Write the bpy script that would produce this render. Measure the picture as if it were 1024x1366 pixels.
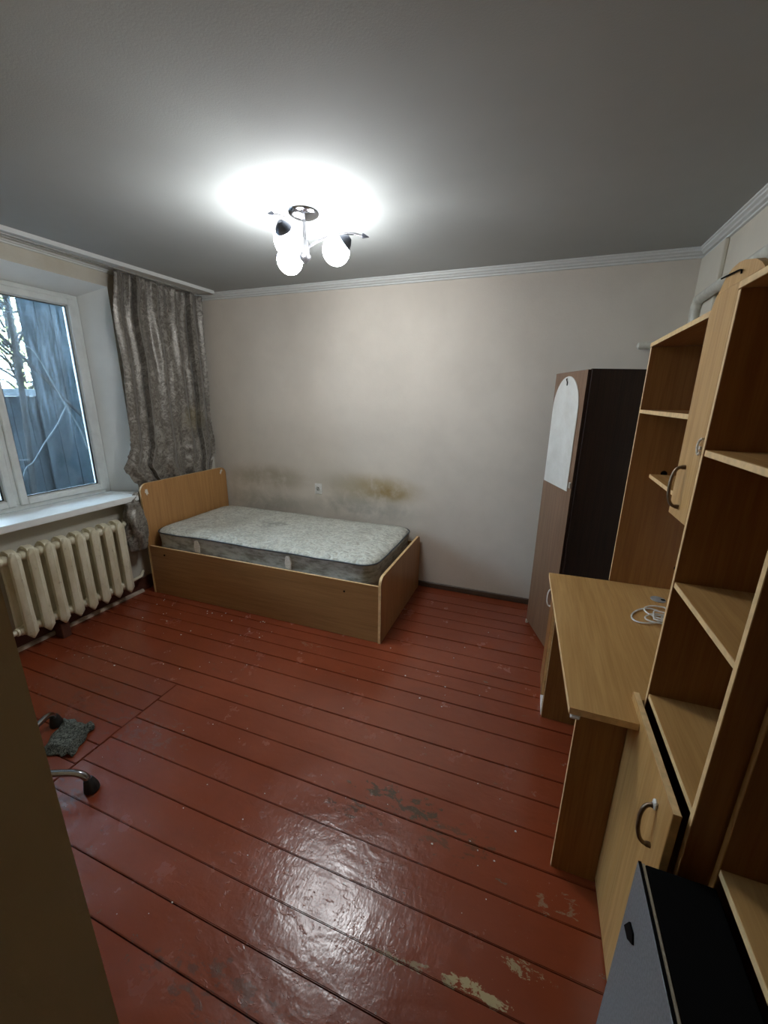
import bpy, bmesh, math, random
from mathutils import Vector, Matrix, noise
for o in list(bpy.data.objects): bpy.data.objects.remove(o)
S = bpy.context.scene; C = S.collection; PI = math.pi
random.seed(7)

# ------------------------------------------------------------------ camera
CAM = Vector((3.0240, -3.2136, 1.6153)); YAW, PITCH, ROLL, FPX = 0.35202, 0.27619, 0.01398, 534.55
fw = Vector((-math.sin(YAW)*math.cos(PITCH), math.cos(YAW)*math.cos(PITCH), -math.sin(PITCH)))
rt = Vector((math.cos(YAW), math.sin(YAW), 0)); up = rt.cross(fw)
r2 = rt*math.cos(ROLL)+up*math.sin(ROLL); u2 = -rt*math.sin(ROLL)+up*math.cos(ROLL)
cd = bpy.data.cameras.new('camera'); cam = bpy.data.objects.new('camera', cd); C.objects.link(cam)
M = Matrix((r2, u2, -fw)).transposed().to_4x4(); M.translation = CAM; cam.matrix_world = M
cd.sensor_fit = 'HORIZONTAL'; cd.sensor_width = 36; cd.lens = FPX/1024*36; cd.clip_start = 0.02
S.camera = cam

# ------------------------------------------------------------------ sky, lamp level, exposure
W = bpy.data.worlds.new('overcast_sky'); S.world = W; W.use_nodes = True
wn = W.node_tree.nodes; bgn = wn['Background']
bgn.inputs['Color'].default_value = (0.72, 0.86, 1.0, 1); bgn.inputs['Strength'].default_value = 11.0
LAMP = 54.0                                   # emission of the opal globes
LAMPCOL = (0.97, 0.985, 1.0, 1)
S.view_settings.view_transform = 'Standard'; S.view_settings.look = 'None'
S.view_settings.gamma = 1; S.view_settings.use_curve_mapping = False
S.view_settings.exposure = 0.75

# ------------------------------------------------------------------ node helpers
class N:
    def __init__(s, name):
        s.m = bpy.data.materials.new(name); s.m.use_nodes = True; s.t = s.m.node_tree
        s.n = s.t.nodes; s.l = s.t.links; s.b = s.n['Principled BSDF']; s.out = s.n['Material Output']
    def new(s, ty, **k):
        x = s.n.new(ty)
        for a, v in k.items(): setattr(x, a, v)
        return x
    def set(s, sock, v):
        if hasattr(v, 'is_output') or isinstance(v, bpy.types.NodeSocket): s.l.new(v, sock)
        elif isinstance(v, (tuple, list)) and len(v) == 3 and sock.type == 'RGBA': sock.default_value = (*v, 1)
        else: sock.default_value = v
    def p(s, **k):
        for a, v in k.items(): s.set(s.b.inputs[a.replace('_', ' ')], v)
    def pos(s, scale=(1, 1, 1), obj=True, loc=(0, 0, 0), rot=(0, 0, 0)):
        mp = s.new('ShaderNodeMapping')
        mp.inputs['Scale'].default_value = scale; mp.inputs['Location'].default_value = loc; mp.inputs['Rotation'].default_value = rot
        if obj: s.l.new(s.new('ShaderNodeTexCoord').outputs['Object'], mp.inputs[0])
        else: s.l.new(s.new('ShaderNodeNewGeometry').outputs['Position'], mp.inputs[0])
        return mp.outputs[0]
    def noise(s, vec, scale, detail=4, rough=.55, dist=0):
        x = s.new('ShaderNodeTexNoise'); s.l.new(vec, x.inputs['Vector'])
        x.inputs['Scale'].default_value = scale; x.inputs['Detail'].default_value = detail
        x.inputs['Roughness'].default_value = rough; x.inputs['Distortion'].default_value = dist
        return x.outputs[0]
    def ramp(s, v, a, b, lo=0.0, hi=1.0, smooth=True):
        x = s.new('ShaderNodeMapRange'); x.interpolation_type = 'SMOOTHSTEP' if smooth else 'LINEAR'
        s.set(x.inputs[0], v)
        for i, q in zip((1, 2, 3, 4), (a, b, lo, hi)): x.inputs[i].default_value = q
        return x.outputs[0]
    def mix(s, f, a, b, mode='MIX'):
        x = s.new('ShaderNodeMix', data_type='RGBA', blend_type=mode)
        s.set(x.inputs[0], f); s.set(x.inputs[6], a); s.set(x.inputs[7], b); return x.outputs[2]
    def math(s, op, a, b=0.0, c=None):
        x = s.new('ShaderNodeMath', operation=op); s.set(x.inputs[0], a); s.set(x.inputs[1], b)
        if c is not None: s.set(x.inputs[2], c)
        return x.outputs[0]
    def bump(s, h, dist=.002, strength=1.0, prev=None):
        x = s.new('ShaderNodeBump'); s.l.new(h, x.inputs['Height']); x.inputs['Distance'].default_value = dist
        x.inputs['Strength'].default_value = strength
        if prev: s.l.new(prev, x.inputs['Normal'])
        return x.outputs[0]
    def blob(s, c, r, obj=False):
        # soft ellipsoid mask round c with radii r: 1 inside, 0 outside
        v = s.pos((1/r[0], 1/r[1], 1/r[2]), obj, (-c[0]/r[0], -c[1]/r[1], -c[2]/r[2]))
        x = s.new('ShaderNodeVectorMath', operation='LENGTH'); s.l.new(v, x.inputs[0])
        return s.ramp(x.outputs['Value'], 0.25, 1.0, 1, 0)

def plain(name, col, rough=.5, metal=0.0, nscale=60, var=.12, bump=.0):
    n = N(name); v = n.pos(); f = n.noise(v, nscale, 3)
    dk = tuple(c*(1-var) for c in col); lt = tuple(min(1, c*(1+var)) for c in col)
    n.p(Base_Color=n.mix(n.ramp(f, .3, .7), dk, lt), Roughness=rough, Metallic=metal)
    if bump: n.p(Normal=n.bump(f, bump))
    return n.m

def wood(name, light, dark, axis=2, rough=.38, streak=1.0):
    n = N(name); sc = [22, 22, 22]; sc[axis] = 1.1
    a = n.noise(n.pos(sc), 2.2, 6, .62, .4); sc2 = [110, 110, 110]; sc2[axis] = 3
    b = n.noise(n.pos(sc2), 1.5, 4, .6)
    sc3 = [5, 5, 5]; sc3[axis] = .7; c = n.noise(n.pos(sc3), 1.6, 3, .5, 1.2)
    f = n.math('ADD', n.math('MULTIPLY', n.ramp(a, .35, .68), .5), n.math('MULTIPLY', n.ramp(b, .35, .65), .22))
    f = n.math('ADD', f, n.math('MULTIPLY', n.ramp(c, .3, .7), .28))
    f = n.math('MULTIPLY', f, streak)
    n.p(Base_Color=n.mix(f, light, dark), Roughness=n.ramp(b, .2, .8, rough-.05, rough+.08), Normal=n.bump(b, .0004))
    return n.m

BEECH_L, BEECH_D = (.56, .335, .125), (.40, .215, .068)
MAT = {}
MAT['beech_z'] = wood('beech_laminate', BEECH_L, BEECH_D, 2)
MAT['beech_y'] = wood('beech_laminate_long', BEECH_L, BEECH_D, 1)
MAT['beech_x'] = wood('beech_laminate_cross', BEECH_L, BEECH_D, 0)
MAT['alder_z'] = wood('brown_alder_laminate', (.33, .150, .042), (.21, .085, .020), 2)
MAT['alder_y'] = wood('brown_alder_laminate_long', (.33, .150, .042), (.21, .085, .020), 1)
MAT['edge'] = plain('edge_banding', (.72, .50, .25), .45, nscale=40)
MAT['bed_x'] = wood('bed_laminate', (.38, .20, .075), (.26, .13, .045), 0)
MAT['bed_z'] = wood('headboard_laminate', (.47, .25, .092), (.32, .155, .052), 2)
MAT['walnut'] = wood('dark_walnut_laminate', (.038, .014, .006), (.012, .0045, .002), 2, .6)
MAT['walnut_door'] = wood('brown_walnut_door', (.215, .125, .075), (.13, .070, .038), 2, .34)
MAT['black'] = plain('black_plastic', (.003, .003, .003), .8)
MAT['black'].node_tree.nodes['Principled BSDF'].inputs['Specular IOR Level'].default_value = .08
MAT['rubber'] = plain('black_rubber', (.012, .012, .012), .6)
MAT['chrome'] = plain('chrome', (.36, .37, .40), .16, 1.0, var=.03)
MAT['bronze'] = plain('dull_bronze', (.22, .16, .11), .35, .9)
MAT['lampmetal'] = plain('satin_nickel', (.17, .17, .18), .30, .9)
MAT['cup'] = plain('dark_blue_grey_metal', (.12, .13, .16), .35, .8)
MAT['steel'] = plain('brushed_steel', (.55, .55, .53), .4, .9)
MAT['whiteplastic'] = plain('white_plastic', (.72, .72, .69), .4)
MAT['pvc'] = plain('white_window_plastic', (.66, .70, .69), .35, nscale=12, var=.06)
MAT['greydoor'] = plain('grey_metal_panel', (.165, .175, .182), .5, nscale=180, var=.2)
MAT['gasket'] = plain('beige_seal', (.33, .29, .21), .6)
MAT['paper'] = plain('torn_paper', (.70, .66, .58), .8, nscale=150, var=.25)

def wallmat(name, col, stains_shade=(), bscale=55, bd=.0012, dirt=.10):
    n = N(name); v = n.pos(obj=False)
    f = n.noise(v, 1.7, 4, .6); g = n.noise(v, bscale, 4, .6); h = n.noise(v, 9, 5, .6)
    c = n.mix(n.ramp(f, .3, .7), tuple(x*(1-dirt) for x in col), col)
    c = n.mix(n.math('MULTIPLY', n.ramp(h, .45, .75), .12), c, tuple(x*.8 for x in col))
    for (ctr, rad, sc, k) in stains_shade:
        m = n.math('MULTIPLY', n.blob(ctr, rad), n.ramp(n.noise(v, 6, 5, .6, .3), .18, .66))
        c = n.mix(n.math('MULTIPLY', m, k), c, sc)
    n.p(Base_Color=c, Roughness=.85, Normal=n.bump(n.math('ADD', g, n.math('MULTIPLY', h, .7)), bd))
    return n.m
MAT['wall'] = wallmat('beige_wallpaper', (.66, .615, .52))
MAT['wall_back'] = wallmat('beige_wallpaper_stained', (.66, .605, .53), [
    ((.64, 0, .86), (.62, .5, .17), (.36, .31, .23), .85), ((.60, 0, .62), (.75, .5, .17), (.34, .32, .27), .8),
    ((1.76, 0, .84), (.55, .5, .17), (.38, .29, .15), .95), ((1.86, 0, .81), (.26, .5, .09), (.30, .21, .08), .8), ((1.62, 0, .66), (.75, .5, .17), (.34, .32, .28), .85),
    ((1.45, 0, .84), (.35, .5, .20), (.42, .38, .30), .6), ((.35, 0, .75), (.35, .5, .24), (.42, .38, .30), .5)])
MAT['wall_left'] = wallmat('yellowed_wallpaper_shaded', (.57, .55, .475), [
    ((.0, -1.6, 2.44), (.5, 1.2, .12), (.44, .39, .29), .5), ((0, -.86, 1.6), (.06, .10, 1.3), (.26, .19, .13), .75)])  # yellowing under the ceiling, then the curtain's shadow strip painted beside the reveal
MAT['plaster'] = wallmat('white_reveal_plaster', (.78, .81, .80), bd=.0008)
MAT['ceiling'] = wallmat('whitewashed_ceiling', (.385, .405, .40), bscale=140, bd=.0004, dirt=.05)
MAT['trim'] = plain('white_moulding', (.62, .64, .63), .6, nscale=30, var=.02)

def floormat():
    n = N('red_brown_floor_paint'); v = n.pos(obj=False)
    big = n.noise(v, 1.3, 4, .6); med = n.noise(n.pos((1, 3, 1), False), 6, 5, .6)
    c = n.mix(n.ramp(big, .3, .7), (.245, .052, .020), (.19, .040, .016))
    c = n.mix(n.math('MULTIPLY', n.ramp(med, .5, .75), .35), c, (.17, .040, .018))
    # trodden grey patches and chips down to bare wood, at fixed spots on the boards
    w = n.noise(n.pos((1, 1.8, 1), False), 17, 8, .72, .4)
    for (x, y, rx, ry, col, k, lo) in [
        (2.66, -1.985, .26, .06, (.060, .036, .016), .9, .42), (2.50, -2.09, .18, .05, (.055, .032, .016), .75, .45),
        (2.90, -2.06, .22, .10, (.08, .045, .02), .6, .5), (3.27, -2.13, .10, .055, (.26, .17, .10), .8, .45),
        (3.14, -2.34, .10, .04, (.34, .26, .14), .9, .44), (3.03, -2.435, .11, .028, (.42, .32, .17), .95, .34),
        (2.86, -2.45, .18, .018, (.30, .22, .12), .8, .42), (1.75, -1.15, .10, .05, (.24, .14, .09), .5, .5),
        (1.35, -2.1, .35, .18, (.17, .085, .06), .5, .48), (2.35, -2.70, .35, .10, (.10, .055, .04), .6, .48),
        (1.3, -2.5, .25, .15, (.13, .08, .065), .55, .45), (.9, -2.05, .4, .3, (.13, .055, .04), .4, .5)]:
        m = n.ramp(n.math('MULTIPLY_ADD', n.blob((x, y, 0), (rx*1.25, ry*1.25, 1)), .36 if lo < .44 else .27, n.math('MULTIPLY_ADD', w, 2.0, -.5)), .80, .87)
        c = n.mix(n.math('MULTIPLY', m, k), c, col)
    # fine crumbs of plaster dust
    d = n.noise(v, 160, 2, .5)
    c = n.mix(n.ramp(d, .76, .80, 0, .5), c, (.45, .36, .28))
    r = n.ramp(n.noise(v, 5, 5, .65), .3, .75, .15, .30)
    soft = n.noise(n.pos((1, 1.6, 1), False), 11, 3, .5, .3)
    rip = n.noise(n.pos((2.2, 1, 1), False), 38, 3, .6, .2)
    b = n.bump(soft, .0022); b = n.bump(n.math('MULTIPLY', rip, n.blob((2.5, -2.3, 0), (.9, .6, 1), )), .0007, prev=b)
    chips = n.ramp(n.noise(n.pos((1, 1.8, 1), False), 26, 4, .7, .8), .60, .68)
    area = n.blob((2.45, -2.35, 0), (.75, .55, 1))
    b = n.bump(n.math('MULTIPLY', chips, area), .0005, prev=b)
    n.p(Base_Color=c, Roughness=r, Normal=b, Coat_Weight=.25, Coat_Roughness=.22)
    n.set(n.b.inputs['Coat Normal'], b)
    n.set(n.b.inputs['Specular IOR Level'], .5)
    return n.m
MAT['floor'] = floormat()
MAT['subfloor'] = plain('dark_gap_dirt', (.018, .008, .006), .9)
MAT['skirt'] = plain('red_brown_skirting_paint', (.085, .030, .018), .45, nscale=25)
MAT['skirt_back'] = plain('brown_skirting_paint', (.075, .045, .028), .5, nscale=25)

# ------------------------------------------------------------------ mesh helpers
def base(o):
    while o.parent: o = o.parent
    return o.location.copy() if o.type == 'EMPTY' else Vector((0, 0, 0))
def obj(name, bm, m, parent=None, local=False, smooth=False, mats=None):
    me = bpy.data.meshes.new(name)
    if parent is not None and not local:
        bmesh.ops.translate(bm, verts=bm.verts, vec=-base(parent))
    bmesh.ops.recalc_face_normals(bm, faces=bm.faces)
    if smooth:
        for f in bm.faces: f.smooth = True
        for e in bm.edges:
            if len(e.link_faces) == 2 and e.calc_face_angle(0) > .7: e.smooth = False
    bm.to_mesh(me); bm.free()
    for x in (mats or [m]): me.materials.append(MAT[x] if isinstance(x, str) else x)
    o = bpy.data.objects.new(name, me); C.objects.link(o)
    if parent is not None: o.parent = parent
    return o
def thing(name, label, cat, loc=(0, 0, 0), rz=0, group=None):
    o = bpy.data.objects.new(name, None); C.objects.link(o); o.location = loc; o.rotation_euler = (0, 0, rz)
    o.empty_display_size = .1; return tag(o, label, cat, group)
def tag(o, label, cat, group=None):
    o['label'] = label; o['category'] = cat
    if group: o['group'] = group
    return o
def struct(o): o['kind'] = 'structure'; return o
def box(bm, a, b, bev=0.0, mi=0):
    r = bmesh.ops.create_cube(bm, size=1)
    vs = r['verts']; a, b = Vector(a), Vector(b)
    lo = Vector(map(min, a, b)); hi = Vector(map(max, a, b))
    for v in vs: v.co = Vector([(lo[i]+hi[i])/2+v.co[i]*(hi[i]-lo[i]) for i in range(3)])
    fs = {f for v in vs for f in v.link_faces}
    for f in fs: f.material_index = mi
    if bev: bmesh.ops.bevel(bm, geom=list({e for v in vs for e in v.link_edges}), offset=bev, segments=1, affect='EDGES', profile=.5)
    return bm
def B(*boxes, bev=0.0):
    bm = bmesh.new()
    for a, b in boxes: box(bm, a, b, bev)
    return bm
def panel(name, a, b, face, parent, edge='edge', local=False):
    """laminate board: wide faces in one material, the four narrow edges banded in another"""
    bm = bmesh.new(); box(bm, a, b); d = [abs(b[i]-a[i]) for i in range(3)]; ax = d.index(min(d))
    bm.normal_update()
    for f in bm.faces: f.material_index = 0 if abs(f.normal[ax]) > .5 else 1
    bmesh.ops.bevel(bm, geom=bm.edges[:], offset=.0012, segments=1, affect='EDGES')
    return obj(name, bm, face, parent, local, mats=[face, edge])
def prism(bm, pts, ax, a, b, mi=0):
    """closed polygon pts (2-D) extruded along axis ax from a to b"""
    def P(p, t):
        q = [p[0], p[1]]; q.insert(ax, t); return Vector(q)
    A = [bm.verts.new(P(p, a)) for p in pts]; Bv = [bm.verts.new(P(p, b)) for p in pts]; n = len(pts)
    f1 = bm.faces.new(A); f2 = bm.faces.new(Bv[::-1]); f1.material_index = f2.material_index = mi
    sides = []
    for i in range(n):
        f = bm.faces.new((A[i], Bv[i], Bv[(i+1) % n], A[(i+1) % n])); f.material_index = mi; sides.append(f)
    return sides
def tube(bm, pts, r, seg=10, caps=True, mi=0):
    pts = [Vector(p) for p in pts]; rs = r if isinstance(r, (list, tuple)) else [r]*len(pts)
    rings = []; prev = None
    for i, p in enumerate(pts):
        t = (pts[min(i+1, len(pts)-1)]-pts[max(i-1, 0)]).normalized()
        if prev is None: a = t.orthogonal().normalized()
        else: a = (prev-t*prev.dot(t)).normalized()
        prev = a; c = t.cross(a)
        rings.append([bm.verts.new(p+(a*math.cos(2*PI*k/seg)+c*math.sin(2*PI*k/seg))*rs[i]) for k in range(seg)])
    for i in range(len(rings)-1):
        for k in range(seg):
            f = bm.faces.new((rings[i][k], rings[i][(k+1) % seg], rings[i+1][(k+1) % seg], rings[i+1][k])); f.material_index = mi
    if caps:
        for q in (rings[0][::-1], rings[-1]): f = bm.faces.new(q); f.material_index = mi
    return bm
def curve(pts, n=8):
    """Catmull-Rom through pts"""
    P = [Vector(p) for p in pts]; P = [P[0]*2-P[1]]+P+[P[-1]*2-P[-2]]; out = []
    for i in range(1, len(P)-2):
        for k in range(n):
            t = k/n; a, b, c, d = P[i-1:i+3]
            out.append(.5*((2*b)+(c-a)*t+(2*a-5*b+4*c-d)*t*t+(3*b-a-3*c+d)*t**3))
    return out+[P[-2]]
def lathe(bm, prof, ctr=(0, 0, 0), seg=24, mat=None, mi=0):
    ctr = Vector(ctr); rings = []
    for r, z in prof:
        ring = []
        for k in range(seg):
            q = Vector((max(r, 1e-5)*math.cos(2*PI*k/seg), max(r, 1e-5)*math.sin(2*PI*k/seg), z))
            if mat: q = mat @ q
            ring.append(bm.verts.new(ctr+q))
        rings.append(ring)
    for i in range(len(rings)-1):
        for k in range(seg):
            f = bm.faces.new((rings[i][k], rings[i][(k+1) % seg], rings[i+1][(k+1) % seg], rings[i+1][k])); f.material_index = mi
    bm.faces.new(rings[0][::-1]).material_index = mi; bm.faces.new(rings[-1]).material_index = mi
    return bm
def interp(tab, x):
    if x <= tab[0][0]: return tab[0][1]
    for (a, b), (c, d) in zip(tab, tab[1:]):
        if x <= c:
            t = (x-a)/(c-a); t = t*t*(3-2*t); return b+(d-b)*t
    return tab[-1][1]

# ------------------------------------------------------------------ room shell
RW, RH, YF, YN = 3.87, 2.5, -3.02, -4.45      # right wall, ceiling, front wall, hall end
flo = struct(obj('floor', B(((-.4, YN-.1, -.12), (RW+.1, .1, -.028))), 'subfloor'))
seams = [0, -.115, -.235, -.36, -.485, -.612, -.752, -.89, -1.035, -1.13, -1.235, -1.35, -1.48, -1.65, -1.775, -1.912, -2.045,
         -2.18, -2.315, -2.455, -2.583, -2.705, -2.84, -2.975, -3.11, -3.245, -3.38, -3.52, -3.66, -3.8, -3.94, -4.08, -4.22, -4.36, -4.45]
left = [-1.775, -1.885, -2.0, -2.12, -2.235, -2.345, -2.463, -2.59, -2.705]
def plank(x0, x1, y0, y1):
    bm = bmesh.new(); g = .0010+random.random()*.0012
    box(bm, (x0+g*.6, y1+g, -.027), (x1-g*.6, y0-g, -.0005-random.random()*.0022))
    tp = [e for e in bm.edges if all(v.co.z > -.02 for v in e.verts)]
    bmesh.ops.bevel(bm, geom=tp, offset=.0022, segments=2, affect='EDGES')
    obj('plank', bm, 'floor', flo)
for a, b in zip(seams, seams[1:]):
    if a > -1.77 or a < -2.70: plank(0, RW, a, b)
    else: plank(1.232+random.uniform(-.006, .006), RW, a, b)
for a, b in zip(left, left[1:]): plank(0, 1.228, a, b)

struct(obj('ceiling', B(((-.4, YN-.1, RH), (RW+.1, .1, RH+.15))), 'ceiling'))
struct(obj('wall_back', B(((-.45, 0, -.1), (RW+.15, .15, RH))), 'wall_back'))
struct(obj('wall_right', B(((RW, YN, -.1), (RW+.15, 0, RH))), 'wall'))
MAT['hall'] = wallmat('dark_hall_wallpaper', (.16, .13, .10))
struct(obj('wall_hall', B(((-.45, YN-.15, -.1), (RW+.15, YN, RH))), 'hall'))
MAT['jamb'] = wallmat('tan_door_jamb_paint', (.55, .43, .25), bd=.0007)
wf = bmesh.new()
box(wf, (0, YF-.42, 0), (2.577, YF, RH)); box(wf, (3.46, YF-.42, 0), (RW, YF, RH)); box(wf, (2.577, YF-.42, 2.08), (3.46, YF, RH))
struct(obj('wall_front', wf, 'jamb'))
# left wall with a splayed window opening
def rect(x, y0, y1, z0, z1): return [(x, y0, z0), (x, y1, z0), (x, y1, z1), (x, y0, z1)]
OY0, OY1, OZ0, OZ1 = -2.60, -.875, .822, 2.368
IY0, IY1, IZ0, IZ1 = -2.53, -.965, .822, 2.300
bm = bmesh.new()
rings = [rect(0, YN, 0, -.1, RH), rect(0, OY0, OY1, OZ0, OZ1), rect(-.2, IY0, IY1, IZ0, IZ1), rect(-.285, IY0, IY1, IZ0, IZ1), rect(-.45, IY0-.12, IY1+.13, IZ0-.1, IZ1+.1), rect(-.45, YN, 0, -.1, RH)]
V = [[bm.verts.new(p) for p in r] for r in rings]
for i in range(6):
    a, b = V[i], V[(i+1) % 6]
    for k in range(4):
        f = bm.faces.new((a[k], a[(k+1) % 4], b[(k+1) % 4], b[k])); f.material_index = 1 if i in (1, 2, 3) else 0
struct(obj('wall_left', bm, 'wall_left', mats=['wall_left', 'plaster']))

# cornices: stepped profile swept along back and right walls
prof = [(0, 0), (.050, 0), (.050, -.008), (.042, -.012), (.042, -.022), (.030, -.028), (.026, -.036), (.012, -.040), (.012, -.050), (0, -.052)]
bm = bmesh.new()
prism(bm, [(-p, RH+z) for p, z in prof], 0, 0.0, RW)
struct(obj('trim_1', bm, 'trim'))
bm = bmesh.new(); prism(bm, [(RW-p, RH+z) for p, z in prof], 1, YF, 0)
struct(obj('trim_2', bm, 'trim'))
bm = bmesh.new(); prism(bm, [(p*.8, RH+z*.8) for p, z in prof], 1, YF, -.05)
struct(obj('trim_3', bm, 'trim'))
struct(obj('trim_4', B(((RW-.022, -.34, 1.0), (RW, -.0, RH-.052)), bev=.004), 'wall'))
# baseboards
struct(obj('baseboard_back', B(((.0, -.018, 0), (RW, 0, .048)), bev=.004), 'skirt_back'))
struct(obj('baseboard_right', B(((RW-.018, YF, 0), (RW, -.018, .048)), bev=.004), 'skirt_back'))
bb = struct(obj('baseboard_left', B(((0, YF, 0), (.02, -.02, .115)), bev=.005), 'skirt'))
bm = bmesh.new(); prism(bm, [(.02, 0), (.044, 0), (.040, .012), (.030, .020), (.02, .022)], 1, YF, -1.0)
MAT['palewood'] = plain('worn_pale_beading', (.42, .34, .27), .6, nscale=14, var=.35)
obj('floor_beading', bm, 'palewood', bb)

# ------------------------------------------------------------------ window
def glassmat():
    n = N('dirty_window_glass'); v = n.pos(obj=False)
    tr = n.new('ShaderNodeBsdfTransparent'); tr.inputs[0].default_value = (.80, .86, .90, 1)
    gl = n.new('ShaderNodeBsdfGlossy'); gl.inputs['Roughness'].default_value = .03
    fr = n.new('ShaderNodeFresnel'); fr.inputs['IOR'].default_value = 1.5
    df = n.new('ShaderNodeBsdfDiffuse'); df.inputs['Color'].default_value = (.50, .62, .70, 1)
    dl = n.new('ShaderNodeBsdfTranslucent'); dl.inputs['Color'].default_value = (.55, .68, .78, 1)
    ad = n.new('ShaderNodeMixShader'); ad.inputs[0].default_value = .5; n.l.new(df.outputs[0], ad.inputs[1]); n.l.new(dl.outputs[0], ad.inputs[2])
    st = n.noise(n.pos((1, 7, .7), False), 4, 5, .6, .3); bl = n.noise(v, 3.0, 4, .6); sp = n.noise(v, 60, 2, .5)
    k = n.math('MULTIPLY', n.ramp(st, .38, .72), n.ramp(bl, .30, .70, .25, 1.0)); sepz = n.new('ShaderNodeSeparateXYZ'); n.l.new(v, sepz.inputs[0]); k = n.math('MULTIPLY', k, n.ramp(sepz.outputs['Z'], 1.0, 1.75, .35, 1.0))
    k = n.math('MAXIMUM', n.math('ADD', n.math('MULTIPLY', k, .11), .010), n.ramp(sp, .745, .77, 0, .2))
    m1 = n.new('ShaderNodeMixShader'); n.l.new(fr.outputs[0], m1.inputs[0]); n.l.new(tr.outputs[0], m1.inputs[1]); n.l.new(gl.outputs[0], m1.inputs[2])
    m2 = n.new('ShaderNodeMixShader'); n.l.new(k, m2.inputs[0]); n.l.new(m1.outputs[0], m2.inputs[1]); n.l.new(ad.outputs[0], m2.inputs[2])
    n.l.new(m2.outputs[0], n.out.inputs[0]); return n.m
MAT['glass'] = glassmat()
def ring_frame(bm, x0, x1, y0, y1, z0, z1, w, bev=.004):
    box(bm, (x0, y0, z0), (x1, y0+w, z1), bev); box(bm, (x0, y1-w, z0), (x1, y1, z1), bev)
    box(bm, (x0, y0+w, z0), (x1, y1-w, z0+w), bev); box(bm, (x0, y0+w, z1-w), (x1, y1-w, z1), bev)
bm = bmesh.new(); FY0, FY1, FZ0, FZ1 = -2.53, -.965, .848, 2.300
ring_frame(bm, -.275, -.205, FY0, FY1, FZ0, FZ1, .040)
box(bm, (-.275, -1.640, FZ0+.04), (-.205, -1.585, FZ1-.04), .004)
win = struct(obj('window_1', bm, 'pvc'))
for (a, b) in ((-1.600, -1.000), (-2.495, -1.625)):
    bm = bmesh.new(); ring_frame(bm, -.262, -.190, a, b, FZ0+.030, FZ1-.030, .046, .006)
    ring_frame(bm, -.250, -.215, a+.046, b-.046, FZ0+.076, FZ1-.076, .008, .002)
    sa = obj('sash', bm, 'pvc', win)
    bm = bmesh.new(); ring_frame(bm, -.2250, -.2140, a+.052, b-.052, FZ0+.082, FZ1-.082, .006, 0)
    obj('rubber_seal', bm, 'rubber', sa)
    obj('pane', B(((-.236, a+.05, FZ0+.08), (-.230, b-.05, FZ1-.08))), 'glass', sa)
bm = bmesh.new(); prism(bm, [(-.2, -2.53), (-.2, -.972), (-.002, -.884), (-.002, -.978), (.120, -.978), (.120, -2.66), (-.002, -2.66), (-.002, -2.59)], 2, .806, .850)
bmesh.ops.bevel(bm, geom=bm.edges[:], offset=.004, segments=2, affect='EDGES')
def sillmat():
    n = N('white_window_sill'); v = n.pos(obj=False)
    a = n.noise(v, 9, 5, .65); b = n.noise(v, 70, 3)
    c = n.mix(n.ramp(a, .4, .75, 0, .35), (.80, .84, .84), (.60, .64, .63)); c = n.mix(n.ramp(b, .70, .76, 0, .5), c, (.25, .25, .22))
    n.p(Base_Color=c, Roughness=.4); return n.m
MAT['sill'] = sillmat()
obj('window_sill', bm, 'sill', win)

# ------------------------------------------------------------------ curtain rail and curtain
rail = thing('curtain_rail', 'white two-track ceiling curtain rail above the window', 'curtain rail', (.10, -1.5, 2.47))
def railx(y): return .174+(y+1.578)*.0614
bm = bmesh.new()
pts = [(.035, -.10), (railx(-.1)-.018, -.10), (railx(-2.7)-.018, -2.7), (.035, -2.7)]
prism(bm, pts, 2, 2.482, 2.4995); obj('rail_board', bm, 'trim', rail)
bm = bmesh.new(); prism(bm, [(railx(-.085)-.016, -.085), (railx(-.085), -.085), (railx(-2.7), -2.7), (railx(-2.7)-.016, -2.7)], 2, 2.474, 2.4995)
obj('fascia', bm, 'trim', rail)
for dx in (.06, .105):
    bm = bmesh.new(); prism(bm, [(dx, -.12), (dx+.010, -.12), (dx+.010, -2.69), (dx, -2.69)], 2, 2.474, 2.4815)
    obj('track', bm, MAT['steel'], rail)

def clothmat():
    n = N('taupe_satin_jacquard'); v = n.pos(obj=False)
    vo = n.new('ShaderNodeTexVoronoi', feature='SMOOTH_F1'); n.l.new(n.pos((0, 1, .8), False), vo.inputs['Vector']); vo.inputs['Scale'].default_value = 11
    sw = n.noise(n.pos((1, 1, 1), False), 17, 5, .65, 2.2); fine = n.noise(n.pos((1, 1, 1), False), 60, 3, .6, 1.0)
    k = n.math('MULTIPLY', n.ramp(sw, .45, .56), n.ramp(vo.outputs['Distance'], .12, .62, 1.0, .35))
    k = n.math('ADD', n.math('MULTIPLY', k, .72), n.math('MULTIPLY', n.ramp(fine, .48, .58), .28))
    c = n.mix(k, (.120, .106, .090), (.37, .355, .315))
    c = n.mix(n.math('MULTIPLY', n.blob((.1, -.30, 1.42), (.5, .16, .16)), .55), c, (.15, .12, .05))
    n.p(Base_Color=c, Roughness=n.ramp(k, 0, 1, .30, .55), Normal=n.bump(k, .0008), Sheen_Weight=.2)
    n.set(n.b.inputs['Metallic'], .35); return n.m
MAT['cloth'] = clothmat()
cur = thing('curtain', 'taupe satin curtain hanging beside the window, tucked behind the headboard', 'curtain', (.09, -.5, .90))
YL = [(.88, -.905), (.98, -.975), (1.06, -1.03), (1.14, -.99), (1.22, -.955), (1.38, -.935), (1.6, -.920), (1.86, -.902), (2.16, -.915), (2.47, -.875)]
YR = [(.88, -.12), (.98, -.10), (1.07, -.055), (1.18, -.06), (1.35, -.085), (1.8, -.075), (2.2, -.075), (2.47, -.065)]
nu, nv = 260, 90; bm = bmesh.new(); g = []
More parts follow.
